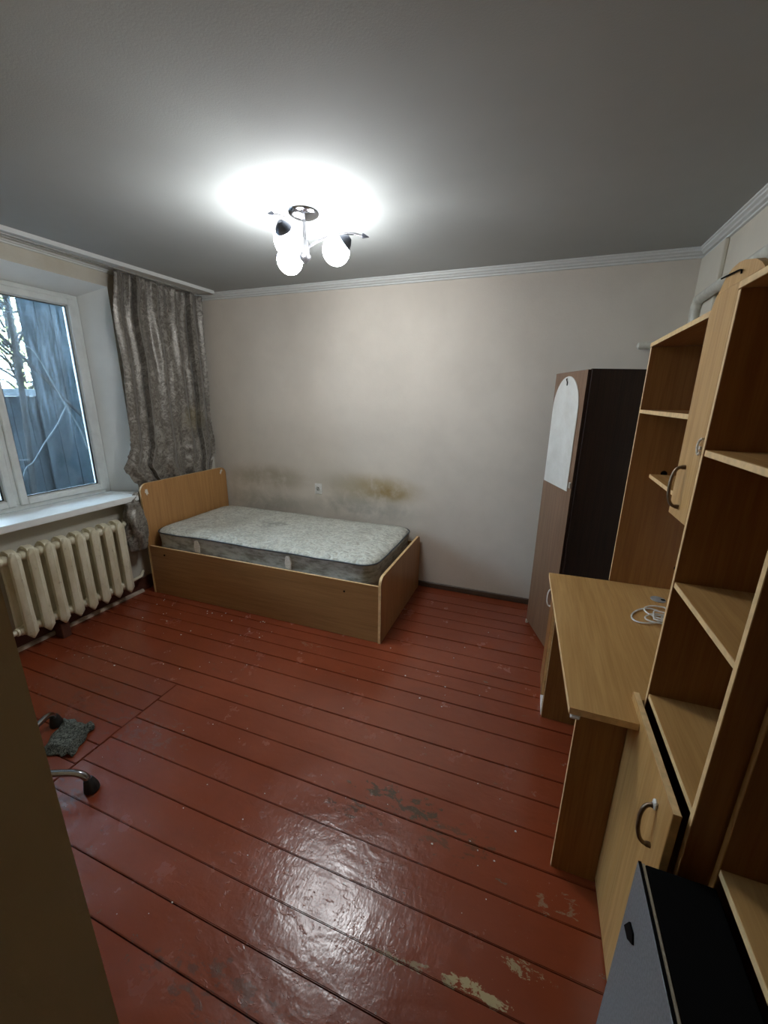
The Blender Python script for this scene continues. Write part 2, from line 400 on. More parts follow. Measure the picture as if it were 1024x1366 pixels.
for j in range(nv+1):
    z = .87+(2.472-.87)*j/nv; row = []
    for i in range(nu+1):
        s = i/nu; yl, yr = interp(YL, z), interp(YR, z)
        scal = .010*abs(math.sin(z*PI/.042))*(1 if s < .5 else -1)*max(0, 1-min(s, 1-s)*10)
        y = yl+(yr-yl)*s-scal
        low = max(0, min(1, (1.5-z)/.5)); top = max(0, min(1, (z-2.2)/.25))
        x = .080+.010*math.sin(s*30+z*.8)+.008*math.sin(s*53+1.3+z*1.7)+top*.006*math.sin(s*90)
        x += low*.018*math.sin(s*19+z*5+.6)
        f1 = s-.215-.02*math.sin(z*2); f2 = s-.83; x += (.022*math.exp(-f1/.08) if f1 > 0 else -.030*math.exp(f1/.04))+(-.030*math.exp(f2/.04) if f2 < 0 else .022*math.exp(-f2/.07))
        pass
        # crumpled puff where it meets the headboard
        pf = low*max(0, 1-abs(s-.68)/.22); q = noise.noise(Vector((s*7, z*8, 3.1)))
        x += .045*pf*abs(q)+.014*noise.noise(Vector((s*9, z*2.2, 0)))
        if z < .96: x = min(x, .118)
        x = max(.022, min(x, .150))
        row.append(bm.verts.new((x, y, z)))
    g.append(row)
for j in range(nv):
    for i in range(nu): bm.faces.new((g[j][i], g[j][i+1], g[j+1][i+1], g[j+1][i]))
cu = obj('drape', bm, 'cloth', cur, smooth=True)
m_ = cu.modifiers.new('thick', 'SOLIDIFY'); m_.thickness = .0015
# gathered end hanging below the sill
bm = bmesh.new(); rg = []
T = [(.872, -.972, .018, .012), (.845, -.995, .022, .02), (.82, -1.03, .034, .03), (.795, -1.047, .050, .045), (.77, -1.047, .056, .048), (.74, -1.048, .066, .052), (.68, -1.052, .072, .060),
     (.60, -1.052, .076, .064), (.52, -1.053, .078, .066), (.46, -1.053, .072, .062), (.425, -1.055, .055, .048), (.41, -1.055, .02, .02)]
for q in range(34):
    t = q/33*(len(T)-1); i = min(int(t), len(T)-2); f = t-i; z, yc, ry, rx = [T[i][k]*(1-f)+T[i+1][k]*f for k in range(4)]; ring = []
    for k in range(40):
        a = 2*PI*k/40
        w = 1+.16*math.sin(a*4+z*16)+.10*math.sin(a*7-z*22+1)+.30*noise.noise(Vector((math.cos(a)*1.4, math.sin(a)*1.4, z*7)))
        ring.append(bm.verts.new((max(.066, (.128 if z < .80 else .098)+rx*w*math.cos(a)) if z < .84 else .098+rx*math.cos(a), min(-.980, yc+ry*w*math.sin(a)) if z < .845 else yc+ry*w*math.sin(a), z)))
    rg.append(ring)
for i in range(33):
    for k in range(40): bm.faces.new((rg[i][k], rg[i][(k+1) % 40], rg[i+1][(k+1) % 40], rg[i+1][k]))
bm.faces.new(rg[0]); bm.faces.new(rg[-1])
ge = obj('gathered_end', bm, 'cloth', cur, smooth=True); ge['label'] = 'bunched lower end of the curtain hanging beside the headboard'

# ------------------------------------------------------------------ radiator
rad = thing('radiator', 'cream painted cast-iron radiator with ribbed sections below the window sill', 'radiator', (.12, -1.54, .09))
def cream():
    n = N('yellowed_cream_enamel'); v = n.pos(obj=False)
    a = n.noise(n.pos((1, 1, .4), False), 12, 5, .6); b = n.noise(v, 45, 4, .6)
    c = n.mix(n.ramp(a, .35, .7), (.76, .73, .58), (.62, .57, .41)); c = n.mix(n.ramp(b, .62, .74, 0, .5), c, (.25, .19, .11))
    n.p(Base_Color=c, Roughness=.38, Normal=n.bump(b, .0008)); return n.m
MAT['cream'] = cream()
def section(y):
    bm = bmesh.new()
    # front and rear columns: ridged loft, pointed foot and sloping shoulder
    def column(xb, xf, prof):
        rr = []
        for z, w, d in prof:
            xc = (xb+xf)/2; hw = (.0325 if xf > .15 else .041)*w; dd = (xf-xb)/2*d
            rr.append([bm.verts.new((xc+px*dd, y+py*hw, z)) for px, py in
                       ((1, 0), (.86, .20), (.80, .55), (.45, 1), (-.45, 1), (-1, .5), (-1, -.5), (-.45, -1), (.45, -1), (.80, -.55), (.86, -.20))])
        n = len(rr[0])
        for i in range(len(rr)-1):
            for k in range(n): bm.faces.new((rr[i][k], rr[i][(k+1) % n], rr[i+1][(k+1) % n], rr[i+1][k]))
        bm.faces.new(rr[0]); bm.faces.new(rr[-1])
    P = [(.112, .12, .30), (.122, .35, .55), (.150, .95, .90), (.175, .92, 1), (.30, .86, 1), (.50, .86, 1), (.625, .88, 1), (.655, .82, .97), (.675, .62, .85), (.686, .35, .6), (.690, .12, .35)]
    column(.130, .190, P); column(.052, .108, [(z+.004, w, d) for z, w, d in P])
    # upper and lower webs between the columns, arched top
    arch = [(.075, .610), (.165, .610), (.165, .655), (.150, .690), (.120, .701), (.090, .698), (.075, .66)]
    sd = []
    a = [bm.verts.new((x, y-.021, z)) for x, z in arch]; b = [bm.verts.new((x, y+.021, z)) for x, z in arch]
    bm.faces.new(a); bm.faces.new(b)
    for i in range(len(arch)): bm.faces.new((a[i], a[(i+1) % 7], b[(i+1) % 7], b[i]))
    box(bm, (.07, y-.020, .140), (.165, y+.020, .205), .006)
    for zz in (.645, .172): tube(bm, [(.120, y-.0478, zz), (.120, y-.040, zz), (.120, y+.040, zz), (.120, y+.0478, zz)], [.024, .030, .030, .024], 12)
    return bm
SP = .0963; Y0 = -1.878
s0 = obj('section', section(Y0), 'cream', rad, smooth=True)
for k in range(1, 8):
    c = s0.copy(); C.objects.link(c); c.location.y = SP*k
bm = bmesh.new(); tube(bm, [(.12, Y0-.050, .645), (.12, Y0-.064, .645), (.12, Y0-.066, .645), (.12, Y0-.10, .645)], [.030, .030, .020, .020], 12); obj('end_plug', bm, 'cream', rad, smooth=True)
bm = bmesh.new(); tube(bm, [(.12, Y0-.050, .172), (.12, Y0-.062, .172), (.12, Y0-.064, .172), (.12, Y0-.095, .172)], [.026, .026, .017, .017], 12); obj('end_plug', bm, 'cream', rad, smooth=True)
YE = Y0+7*SP+.05
bm = bmesh.new(); tube(bm, curve([(.12, YE, .645), (.115, YE+.02, .646), (.085, YE+.045, .652), (.042, YE+.075, .655)], 4), .015, 12); obj('inlet_pipe', bm, 'cream', rad, smooth=True)
bm = bmesh.new(); tube(bm, [(.110, YE+.01, .172), (.103, YE+.10, .176), (.060, -1.01, .180), (.040, -.985, .181)], .0125, 12); obj('return_pipe', bm, 'cream', rad, smooth=True)
bl = obj('support_block', B(((.072, -1.715, 0), (.150, -1.660, .112)), bev=.003), 'skirt', None)
tag(bl, 'red-brown painted wooden block standing on the floor under the radiator', 'block')

# ------------------------------------------------------------------ bed and mattress
bed = thing('bed', 'single bed with brown laminate sides and rounded headboard against back wall', 'bed', (1.16, -.49, 0))
def rounded(y0, y1, z0, z1, r, n=6):
    p = [(y0, z0), (y1, z0)]
    for k in range(n+1): a = PI/2*k/n; p.append((y1-r+r*math.cos(a), z1-r+r*math.sin(a)))
    for k in range(n+1): a = PI/2+PI/2*k/n; p.append((y0+r+r*math.cos(a), z1-r+r*math.sin(a)))
    return p
def endboard(name, x0, x1, y0, y1, z1, r, face):
    bm = bmesh.new()
    for f in prism(bm, rounded(y0, y1, 0, z1, r), 0, x0, x1): f.material_index = 1
    return obj(name, bm, face, bed, mats=[face, 'edge'])
hb = endboard('headboard', .128, .146, -.976, -.020, .935, .065, 'bed_z')
endboard('footboard', 2.170, 2.188, -.976, -.020, .484, .055, 'bed_z')
panel('side_panel', (.147, -.972, .002), (2.169, -.956, .422), 'bed_x', bed)
panel('side_panel', (.147, -.040, .002), (2.169, -.024, .422), 'bed_x', bed)
panel('mattress_base', (.147, -.955, .322), (2.169, -.041, .338), 'bed_x', bed)
for (x, z) in ((1.92, .345), (.30, .36)):
    bm = bmesh.new(); tube(bm, [(x, -.9765, z), (x, -.9722, z)], .007, 10); q = obj('screw_cap', bm, 'black', bed)
for (y, z, a) in ((-.925, .865, .4), (-.085, .898, -.5)):
    bm = bmesh.new(); pp = []
    for k in range(11):
        t = 2*PI*k/11; rr = (.017+.009*random.random())*(1.0 if k % 2 else .6)
        dy, dz = rr*.8*math.cos(t), rr*1.5*math.sin(t); pp.append((y+dy*math.cos(a)-dz*math.sin(a), z+dy*math.sin(a)+dz*math.cos(a)))
    prism(bm, pp, 0, .1462, .1470); q = obj('torn_sticker', bm, 'paper', hb); q['label'] = 'pale torn sticker residue on headboard corner'

def mattmat():
    n = N('quilted_ticking'); v = n.pos(obj=False)
    w = n.new('ShaderNodeTexVoronoi', feature='DISTANCE_TO_EDGE'); n.l.new(n.pos((1, 1.5, 1), False), w.inputs['Vector']); w.inputs['Scale'].default_value = 10.5
    q = n.ramp(w.outputs['Distance'], .0, .22); sw = n.noise(v, 26, 4, .6, 1.6)
    dirt = n.noise(v, 2.6, 5, .65)
    c = n.mix(n.ramp(sw, .44, .56), (.58, .585, .515), (.41, .415, .365)); c = n.mix(n.ramp(q, 0, .5, .35, 0), c, (.66, .68, .62))
    c = n.mix(n.ramp(dirt, .42, .78, 0, .55), c, (.30, .29, .24))
    c = n.mix(n.math('MULTIPLY', n.blob((1.02, -.45, .57), (.22, .12, .3)), n.ramp(n.noise(v, 10, 4, .7), .42, .62, 0, .6)), c, (.18, .18, .16))
    n.p(Base_Color=c, Roughness=.75, Normal=n.bump(n.math('ADD', q, n.math('MULTIPLY', sw, .3)), .006)); return n.m
def sidemat():
    n = N('soiled_mattress_side'); v = n.pos(obj=False)
    a = n.noise(n.pos((1, 1, 3), False), 9, 5, .65); b = n.noise(v, 40, 3)
    c = n.mix(n.ramp(a, .38, .68), (.50, .50, .45), (.22, .21, .17)); n.p(Base_Color=c, Roughness=.7, Normal=n.bump(n.math('ADD', a, b), .003)); return n.m
MAT['mattress'], MAT['mattside'] = mattmat(), sidemat()
MAT['piping'] = plain('dark_blue_grey_piping', (.055, .07, .085), .6)
mat_ = thing('mattress', 'worn grey quilted mattress with dark piping lying on the bed', 'mattress', (1.13, -.49, .339))
MX0, MX1, MY0, MY1 = .162, 2.125, -.938, -.050
def outline(inset, r, n=10, per=26):
    x0, x1, y0, y1 = MX0+inset, MX1-inset, MY0+inset, MY1-inset; r = max(r-inset, .012); P = []
    for (cx, cy, a0) in ((x1-r, y0+r, -PI/2), (x1-r, y1-r, 0), (x0+r, y1-r, PI/2), (x0+r, y0+r, PI)):
        nx = {-PI/2: (x1-r, y1-r), 0: (x0+r, y1), PI/2: (x0, y0+r), PI: (x1-r, y0)}
        for k in range(n): a = a0+PI/2*k/n; P.append((cx+r*math.cos(a), cy+r*math.sin(a)))
        a = a0+PI/2; s = (cx+r*math.cos(a), cy+r*math.sin(a))
        e = {-PI/2: (x1, y1-r), 0: (x0+r, y1), PI/2: (x0, y0+r), PI: (x1-r, y0)}[a0]
        m = per if a0 in (0, PI) else per//2
        for k in range(m): P.append((s[0]+(e[0]-s[0])*k/m, s[1]+(e[1]-s[1])*k/m))
    return P
def mz(x, y): return .010*noise.noise(Vector((x*1.6, y*2.2, 5)))+.004*noise.noise(Vector((x*6, y*6, 1)))-.010*max(0, 1-abs(x-1.1)/.6)*max(0, 1-abs(y+.5)/.5)
def loft(layers, capb=True, capt=True):
    bm = bmesh.new(); R = []
    for ins, z in layers:
        R.append([bm.verts.new((x, y, z+(mz(x, y) if z > .5 else 0))) for x, y in outline(ins, .11)])
    n = len(R[0])
    for i in range(len(R)-1):
        for k in range(n): bm.faces.new((R[i][k], R[i][(k+1) % n], R[i+1][(k+1) % n], R[i+1][k]))
    return bm, R
bm, R = loft([(.03, .340), (.006, .352), (.0, .37), (.004, .40), (.010, .44), (.007, .48), (.002, .515), (.002, .530), (.006, .537)])
bm.faces.new(R[0]); obj('side_band', bm, 'mattside', mat_, smooth=True)
bm, R = loft([(.006, .537), (.010, .545), (.022, .553), (.05, .560), (.10, .565), (.16, .567), (.22, .568), (.28, .568), (.34, .568), (.40, .568)])
bm.faces.new(R[-1]); obj('quilted_top', bm, 'mattress', mat_, smooth=True)
for z in (.539, .365):
    bm = bmesh.new(); P = outline(-.002, .11); P.append(P[0])
    tube(bm, [(x, y, z+(mz(x, y) if z > .5 else 0)) for x, y in P], .0048, 8, False); obj('piping', bm, 'piping', mat_, smooth=True)
for x in (.62, 1.46):
    bm = bmesh.new(); pp = [(x-.022, .425), (x+.020, .420), (x+.026, .470), (x+.010, .520), (x-.018, .515), (x-.028, .465)]
    prism(bm, pp, 1, MY0-.005, MY0+.006); obj('handle_loop', bm, 'paper', mat_)

# ------------------------------------------------------------------ wall socket
so = thing('wall_socket', 'white wall socket on the back wall above the mattress', 'socket', (1.193, 0, .798))
bm = bmesh.new(); prism(bm, rounded(1.157, 1.229, .758, .842, .006)[:], 1, -.008, -.0005)
obj('face_plate', B(((1.157, -.009, .750), (1.229, -.0005, .848)), bev=.003), 'whiteplastic', so); bm.free()
bm = bmesh.new(); tube(bm, [(1.193, -.0085, .800), (1.193, -.014, .800)], .026, 24); tube(bm, [(1.193, -.0141, .800), (1.193, -.0148, .800)], .019, 20, mi=1)
for dz in (.0095, -.0095): tube(bm, [(1.193+dz*.4, -.0149, .800+dz), (1.193+dz*.4, -.0155, .800+dz)], .0042, 10, mi=2)
obj('socket_insert', bm, 'whiteplastic', so, mats=['whiteplastic', MAT['steel'], 'black'])

# ------------------------------------------------------------------ ceiling lamp
LX, LY = 1.838, -1.195
lamp = thing('ceiling_lamp', 'chrome ceiling lamp with three lit opal globes on curved arms', 'ceiling lamp', (LX, LY, 2.5))
bm = bmesh.new(); lathe(bm, [(.078, 2.4995), (.079, 2.492), (.072, 2.480), (.048, 2.470), (.018, 2.466), (.010, 2.462)], (LX, LY, 0), 32); obj('ceiling_plate', bm, 'chrome', lamp, smooth=True)
bm = bmesh.new(); tube(bm, [(LX, LY, 2.463), (LX, LY, 2.365)], .0085, 14); obj('stem', bm, 'lampmetal', lamp, smooth=True)
bm = bmesh.new(); lathe(bm, [(r_, z_+.022) for r_, z_ in [(.010, 2.352), (.021, 2.348), (.024, 2.338), (.024, 2.290), (.030, 2.282), (.030, 2.270), (.020, 2.258), (.008, 2.250), (.004, 2.246)]], (LX, LY, 0), 24); obj('hub', bm, 'lampmetal', lamp, smooth=True)
n = N('lit_opal_glass'); em = n.new('ShaderNodeEmission'); em.inputs[0].default_value = LAMPCOL; em.inputs[1].default_value = LAMP
n.l.new(em.outputs[0], n.out.inputs[0]); MAT['globe'] = n.m
for ang in (8, 150, -86):
    a = math.radians(ang); d = Vector((math.cos(a), math.sin(a), 0)); c = Vector((LX, LY, 0)); sd = Vector((-d.y, d.x, 0))
    bm = bmesh.new(); P = curve([c+d*r+sd*w+Vector((0, 0, z+.015)) for r, w, z in ((.02, 0, 2.325), (.06, .012, 2.350), (.13, .018, 2.372), (.20, .012, 2.378), (.255, .004, 2.372), (.300, 0, 2.360))], 5)
    tube(bm, P, [.0065]*(len(P)-4)+[.0055, .0045, .004, .0035], 10); arm = obj('arm', bm, 'lampmetal', lamp, smooth=True)
    bm = bmesh.new(); e = P[-1]; t = (P[-1]-P[-2]).normalized()
    tube(bm, [e-t*.002, e+t*.002, e+t*.006, e+t*.035], [.004, .011, .011, .0012], 12); obj('arm_tip', bm, 'cup', arm, smooth=True)
    g0 = c+d*.165+Vector((0, 0, 2.318)); ax = (d*.80+Vector((0, 0, .60))).normalized(); q = Vector((0, 0, 1)).rotation_difference(ax).to_matrix()
    bm = bmesh.new(); lathe(bm, [(.043, .046), (.040, .054), (.030, .072), (.018, .084), (.012, .090)], g0, 24, q); cup = obj('socket_cup', bm, 'cup', arm, smooth=True)
    bm = bmesh.new(); lathe(bm, [(.067*math.sin(PI*k/16), -.067*math.cos(PI*k/16)) for k in range(1, 13)]+[(.040, .052)], g0, 28, q); obj('globe', bm, 'globe', arm, smooth=True)

# ------------------------------------------------------------------ pipes on the right wall
pm = plain('cream_pipe_paint', (.56, .55, .48), .4, nscale=20)
bm = bmesh.new(); tube(bm, curve([(3.826, -.165, .06), (3.826, -.165, 1.0), (3.826, -.165, 2.06), (3.826, -.165, 2.14), (3.826, -.185, 2.18), (3.826, -.24, 2.190), (3.826, -.8, 2.203), (3.826, -1.6, 2.215), (3.826, -2.9, 2.235)], 5), .027, 14)
tag(obj('heating_pipe', bm, pm, smooth=True), 'cream heating pipe bending along the right wall above the shelves', 'pipe')
bm = bmesh.new(); tube(bm, [(3.845, -.050, 1.963), (3.600, -.050, 1.963), (3.586, -.050, 1.963), (3.578, -.050, 1.963)], [.024, .024, .021, .010], 14)
tag(obj('pipe_stub', bm, pm, smooth=True), 'short cream pipe end on the back wall above the wardrobe', 'pipe')

# ------------------------------------------------------------------ wardrobe (stands at an angle in the corner)
wa = math.radians(20)
wd = thing('wardrobe', 'dark brown wardrobe with arched mirror door standing askew in the corner', 'wardrobe', (3.112, -.310, 0), wa)
# local frame: x = depth into the corner, y = 0 (far edge) .. -.42 (near edge)
WH, WWD, WDP = 1.780, .425, .48
L = lambda name, a, b, face='walnut', edge='walnut': panel(name, a, b, face, wd, edge, True)
L('side_panel', (.020, -WWD, .0), (WDP, -WWD+.016, WH+.004)); L('side_panel', (.020, -.016, .0), (WDP, .0, WH))
L('top_panel', (.020, -WWD+.016, WH-.018), (WDP, -.016, WH-.002)); L('base_panel', (.020, -WWD+.016, .06), (WDP, -.016, .076)); L('back_panel', (WDP-.006, -WWD+.016, .076), (WDP-.001, -.016, WH-.018))
L('plinth', (.030, -WWD+.016, .0), (.046, -.016, .058))
dr = L('door', (0, -WWD+.006, .030), (.017, -.002, WH), 'walnut_door', 'walnut')
n = N('cloudy_mirror'); v = n.pos(); f = n.noise(v, 5, 5, .65); 
n.p(Base_Color=n.mix(n.ramp(f, .3, .7), (.80, .82, .80), (.68, .69, .66)), Metallic=.3, Roughness=.32); MAT['mirror'] = n.m
yc, hw = -.196, .176; pp = [(yc-hw, 1.100), (yc+hw, 1.100)]
for k in range(17): a = PI*k/16; pp.append((yc+hw*math.cos(a), 1.560+.196*math.sin(a)))
bm = bmesh.new(); prism(bm, pp, 0, -.0045, -.0003); mi_ = obj('mirror', bm, 'mirror', dr, True); mi_['label'] = 'tall arched mirror with clouded glass'
bm = bmesh.new(); tube(bm, curve([(-.006, yc+.012, 1.742), (-.012, yc+.004, 1.738), (-.010, yc-.004, 1.722), (-.006, yc+.004, 1.712), (-.010, yc-.006, 1.705)], 4), .0028, 8); obj('hook', bm, 'black', dr, True, smooth=True)
obj('door_lock', B(((-.010, -WWD+.010, 1.125), (.0, -WWD+.030, 1.160)), bev=.003), 'steel', dr, True)
obj('foot', B(((-.006, -.016, .004), (.012, -.004, .034)), bev=.003), 'paper', wd, True)

# ------------------------------------------------------------------ computer desk
def handle(parent, p0, p1, out, r=.0045, mt='bronze', bow=1.0, name='handle'):
    p0, p1, out = Vector(p0), Vector(p1), Vector(out)
    P = [p0+(p1-p0)*t+out*h*bow for t, h in ((0, 0), (.02, .5), (.12, .8), (.3, .97), (.5, 1.0), (.7, .97), (.88, .8), (.98, .5), (1, 0))]
    bm = bmesh.new(); P = curve(P, 4); tube(bm, P, [r*1.35 if i < 3 or i > len(P)-4 else r for i in range(len(P))], 10)
    return obj(name, bm, mt, parent, smooth=True)
desk = thing('computer_desk', 'beech laminate computer desk with drawer pedestal beside the shelves', 'desk', (3.5, -1.6, 0))
bm = bmesh.new(); dt = [(3.172, -1.098), (3.206, -2.105), (3.385, -2.105), (3.385, -1.992), (3.832, -1.992), (3.832, -1.076)]
for f in prism(bm, dt, 2, .728, .750): f.material_index = 1
top = obj('desktop', bm, 'beech_y', desk, mats=['beech_y', 'edge'])
bm = bmesh.new(); lathe(bm, [(.030, .7502), (.031, .753), (.026, .7545), (.001, .7545)], (3.63, -1.232, 0), 24)
g_ = obj('cable_grommet', bm, plain('grey_plastic', (.30, .31, .31), .4), top); 
bm = bmesh.new(); box(bm, (3.640, -1.245, .7546), (3.656, -1.228, .7552)); obj('grommet_slot', bm, 'black', top)
panel('side_panel', (3.244, -2.020, .0), (3.385, -2.004, .727), 'alder_z', desk)
panel('side_panel', (3.216, -1.275, .0), (3.80, -1.259, .727), 'alder_z', desk)
panel('side_panel', (3.216, -1.108, .0), (3.80, -1.092, .727), 'alder_z', desk)
df = panel('pedestal_door', (3.199, -1.262, .125), (3.215, -1.094, .722), 'alder_z', desk)
handle(df, (3.199, -1.105, .66), (3.199, -1.118, .57), (-.020, 0, 0), .0038, 'whiteplastic')
obj('kick_plate', B(((3.212, -1.258, .0), (3.216, -1.109, .120))), 'paper', desk)
panel('keyboard_tray', (3.236, -2.000, .640), (3.62, -1.30, .656), 'beech_y', desk)
for ya, yb in ((-2.0035, -1.985), (-1.295, -1.276)):
    bm = B(((3.240, ya, .664), (3.60, yb, .700)), bev=.003); obj('drawer_slide', bm, 'steel', desk)
obj('slide_bracket', B(((3.216, -2.078, .690), (3.243, -2.022, .726)), ((3.214, -2.084, .694), (3.240, -2.078, .704)), bev=.003), 'whiteplastic', desk)

# ------------------------------------------------------------------ hutch over the desk
hut = thing('desk_hutch', 'beech hutch with open shelves and cupboard standing on the desk', 'hutch', (3.6, -1.5, .751))
panel('side_panel', (3.452, -1.092, .751), (3.832, -1.076, 1.842), 'alder_z', hut)
bm = bmesh.new()
for f in prism(bm, [(3.450, -1.074), (3.4365, -1.990), (3.832, -1.990), (3.832, -1.074)], 2, 1.843, 1.859): f.material_index = 1
obj('top_board', bm, 'beech_y', hut, mats=['alder_y', 'edge'])
bm = bmesh.new()
for f in prism(bm, [(3.451, -1.093), (3.4365, -1.988), (3.832, -1.988), (3.832, -1.093)], 2, 1.568, 1.583): f.material_index = 1
obj('shelf', bm, 'beech_y', hut, mats=['alder_y', 'edge'])
bm = bmesh.new()
for f in prism(bm, [(3.535, -1.093), (3.515, -1.988), (3.832, -1.988), (3.832, -1.093)], 2, 1.283, 1.299): f.material_index = 1
sh = obj('shelf', bm, 'beech_y', hut, mats=['beech_y', 'edge'])
for (x, z) in ((3.590, 1.305), (3.720, .862)):
    bm = bmesh.new(); tube(bm, [(x, -1.0935, z), (x, -1.0922, z)], .013, 14); obj('cable_hole', bm, 'black', hut)
# cupboard door with a curved crown
dp = [(-1.990, 1.303), (-1.845, 1.303), (-1.833, 1.837), (-1.848, 1.860), (-1.862, 1.879), (-1.990, 1.879)]
bm = bmesh.new()
for f in prism(bm, dp, 0, 3.4205, 3.4360): f.material_index = 1
hd = obj('cupboard_door', bm, 'beech_z', hut, mats=['beech_z', 'edge'])
handle(hd, (3.4205, -1.905, 1.445), (3.4205, -1.915, 1.335), (-.028, .004, 0), .0045)
bm = bmesh.new(); tube(bm, curve([(3.417, -1.993, 1.530), (3.415, -1.980, 1.524), (3.414, -1.975, 1.508), (3.415, -1.984, 1.490), (3.417, -1.993, 1.496)], 4), .0030, 8); box(bm, (3.416, -1.988, 1.502), (3.4203, -1.974, 1.510))
obj('hinge', bm, 'paper', hd)

# ------------------------------------------------------------------ tall bookcase
bk = thing('bookcase', 'tall beech bookcase with open shelves and ajar lower cupboard door', 'bookcase', (3.62, -2.18, 0))
BX0, BX1, BY0, BY1 = 3.420, 3.835, -2.394, -1.992
panel('side_panel', (BX0, BY1-.014, .0), (BX1, BY1, 1.862), 'alder_z', bk)
panel('side_panel', (BX0, BY0, .0), (BX1, BY0+.016, 1.862), 'alder_z', bk)
panel('top_board', (BX0-.001, BY0, 1.863), (BX1, BY1, 1.879), 'beech_y', bk)
for z in (1.504, 1.148, .787): panel('shelf', (BX0+.002, BY0+.017, z-.016), (BX1-.006, BY1-.015, z), 'beech_y', bk)
panel('shelf', (BX0+.02, BY0+.017, .40), (BX1-.006, BY1-.015, .416), 'beech_y', bk)
panel('back_panel', (BX1-.005, BY0+.017, .02), (BX1, BY1-.015, 1.861), 'alder_z', bk)
ld = panel('cupboard_door', (3.386, BY0+.002, .012), (3.403, BY1, .773), 'beech_z', bk)
handle(ld, (3.386, -2.312, .700), (3.386, -2.330, .600), (-.030, 0, 0), .005)
obj('handle_mount', B(((3.378, -2.322, .694), (3.3865, -2.304, .716)), bev=.003), 'whiteplastic', ld)
# crown board standing on top
cp = [(-2.100, 1.8795), (-1.866, 1.8795), (-1.877, 1.891), (-1.896, 1.911), (-1.926, 1.923), (-1.958, 1.926), (-1.989, 1.923), (-2.047, 1.909), (-2.080, 1.894)]
bm = bmesh.new()
for f in prism(bm, cp, 0, 3.4205, 3.4360): f.material_index = 1
cb = obj('crown_board', bm, 'beech_z', bk, mats=['beech_z', 'edge']); cb['label'] = 'rounded decorative crown board'
bm = bmesh.new(); tube(bm, curve([(3.4170, -1.996, 1.894), (3.4165, -1.990, 1.903), (3.4165, -1.94, 1.908), (3.4165, -1.880, 1.912)], 4), .0020, 8); obj('bent_wire', bm, 'black', cb)

# nearer shelf unit
b2 = thing('shelf_unit', 'dark brown open shelf unit nearest the camera on the right', 'shelf unit', (3.66, -2.72, 0))
UX0, UX1, UY0, UY1 = 3.476, 3.835, -3.00, -2.396
panel('side_panel', (UX0, UY1-.016, .0), (UX1, UY1, 1.85), 'alder_z', b2, 'alder_z'); panel('side_panel', (UX0, UY0, .0), (UX1, UY0+.016, 1.85), 'alder_z', b2)
panel('top_board', (UX0-.001, UY0, 1.851), (UX1, UY1, 1.867), 'beech_y', b2)
for z in (1.46, 1.08, .694, .30): panel('shelf', (UX0+.001, UY0+.017, z-.018), (UX1-.006, UY1-.017, z), 'beech_y', b2)
panel('back_panel', (UX1-.005, UY0+.017, .02), (UX1, UY1-.017, 1.85), 'alder_z', b2)

# narrow black cabinet with grey front panel
TW = thing('metal_cabinet', 'narrow black cabinet with grey front panel standing before the brown shelf unit', 'cabinet', (3.40, -2.72, 0))
TX0, TX1, TY0, TY1, TZ = 3.333, 3.474, -3.00, -2.425, .655
obj('body', B(((TX0+.014, TY0, .0), (TX1, TY1, TZ)), bev=.003), 'black', TW)
obj('edge_seal', B(((TX0+.007, TY0, .01), (TX0+.013, TY1-.002, TZ+.0015)), bev=.0008), 'gasket', TW)
fp = obj('front_panel', B(((TX0, TY0, .004), (TX0+.006, TY1, TZ)), bev=.001), 'greydoor', TW)
obj('dark_edge', B(((TX0+.0008, TY0, TZ), (TX0+.0066, TY1, TZ+.002))), 'black', fp)
bm = bmesh.new(); prism(bm, [(-2.447, .486), (-2.466, .530), (-2.491, .537), (-2.503, .522), (-2.476, .492)], 0, TX0-.004, TX0-.0003)
obj('handle_slot', bm, 'black', fp)

# ------------------------------------------------------------------ white cable on the desk
bm = bmesh.new()
P = []
loops = [(3.548, -1.425, .085, .048, .9), (3.600, -1.385, .055, .060, .2), (3.585, -1.450, .060, .038, .5), (3.605, -1.430, .034, .044, 1.3), (3.600, -1.470, .045, .022, .2)]
for li, (cx, cy, a_, b_, ro) in enumerate(loops):
    for k in range(11):
        t = 2*PI*k/12+li*.7; dx, dy = a_*math.cos(t), b_*math.sin(t)
        P.append((cx+dx*math.cos(ro)-dy*math.sin(ro), cy+dx*math.sin(ro)+dy*math.cos(ro), .7545+li*.0045+.002*math.sin(t*2)))
tube(bm, curve(P, 4), .0032, 8)
tag(obj('cable', bm, 'whiteplastic', smooth=True), 'coiled white cable lying on the desk top', 'cable')

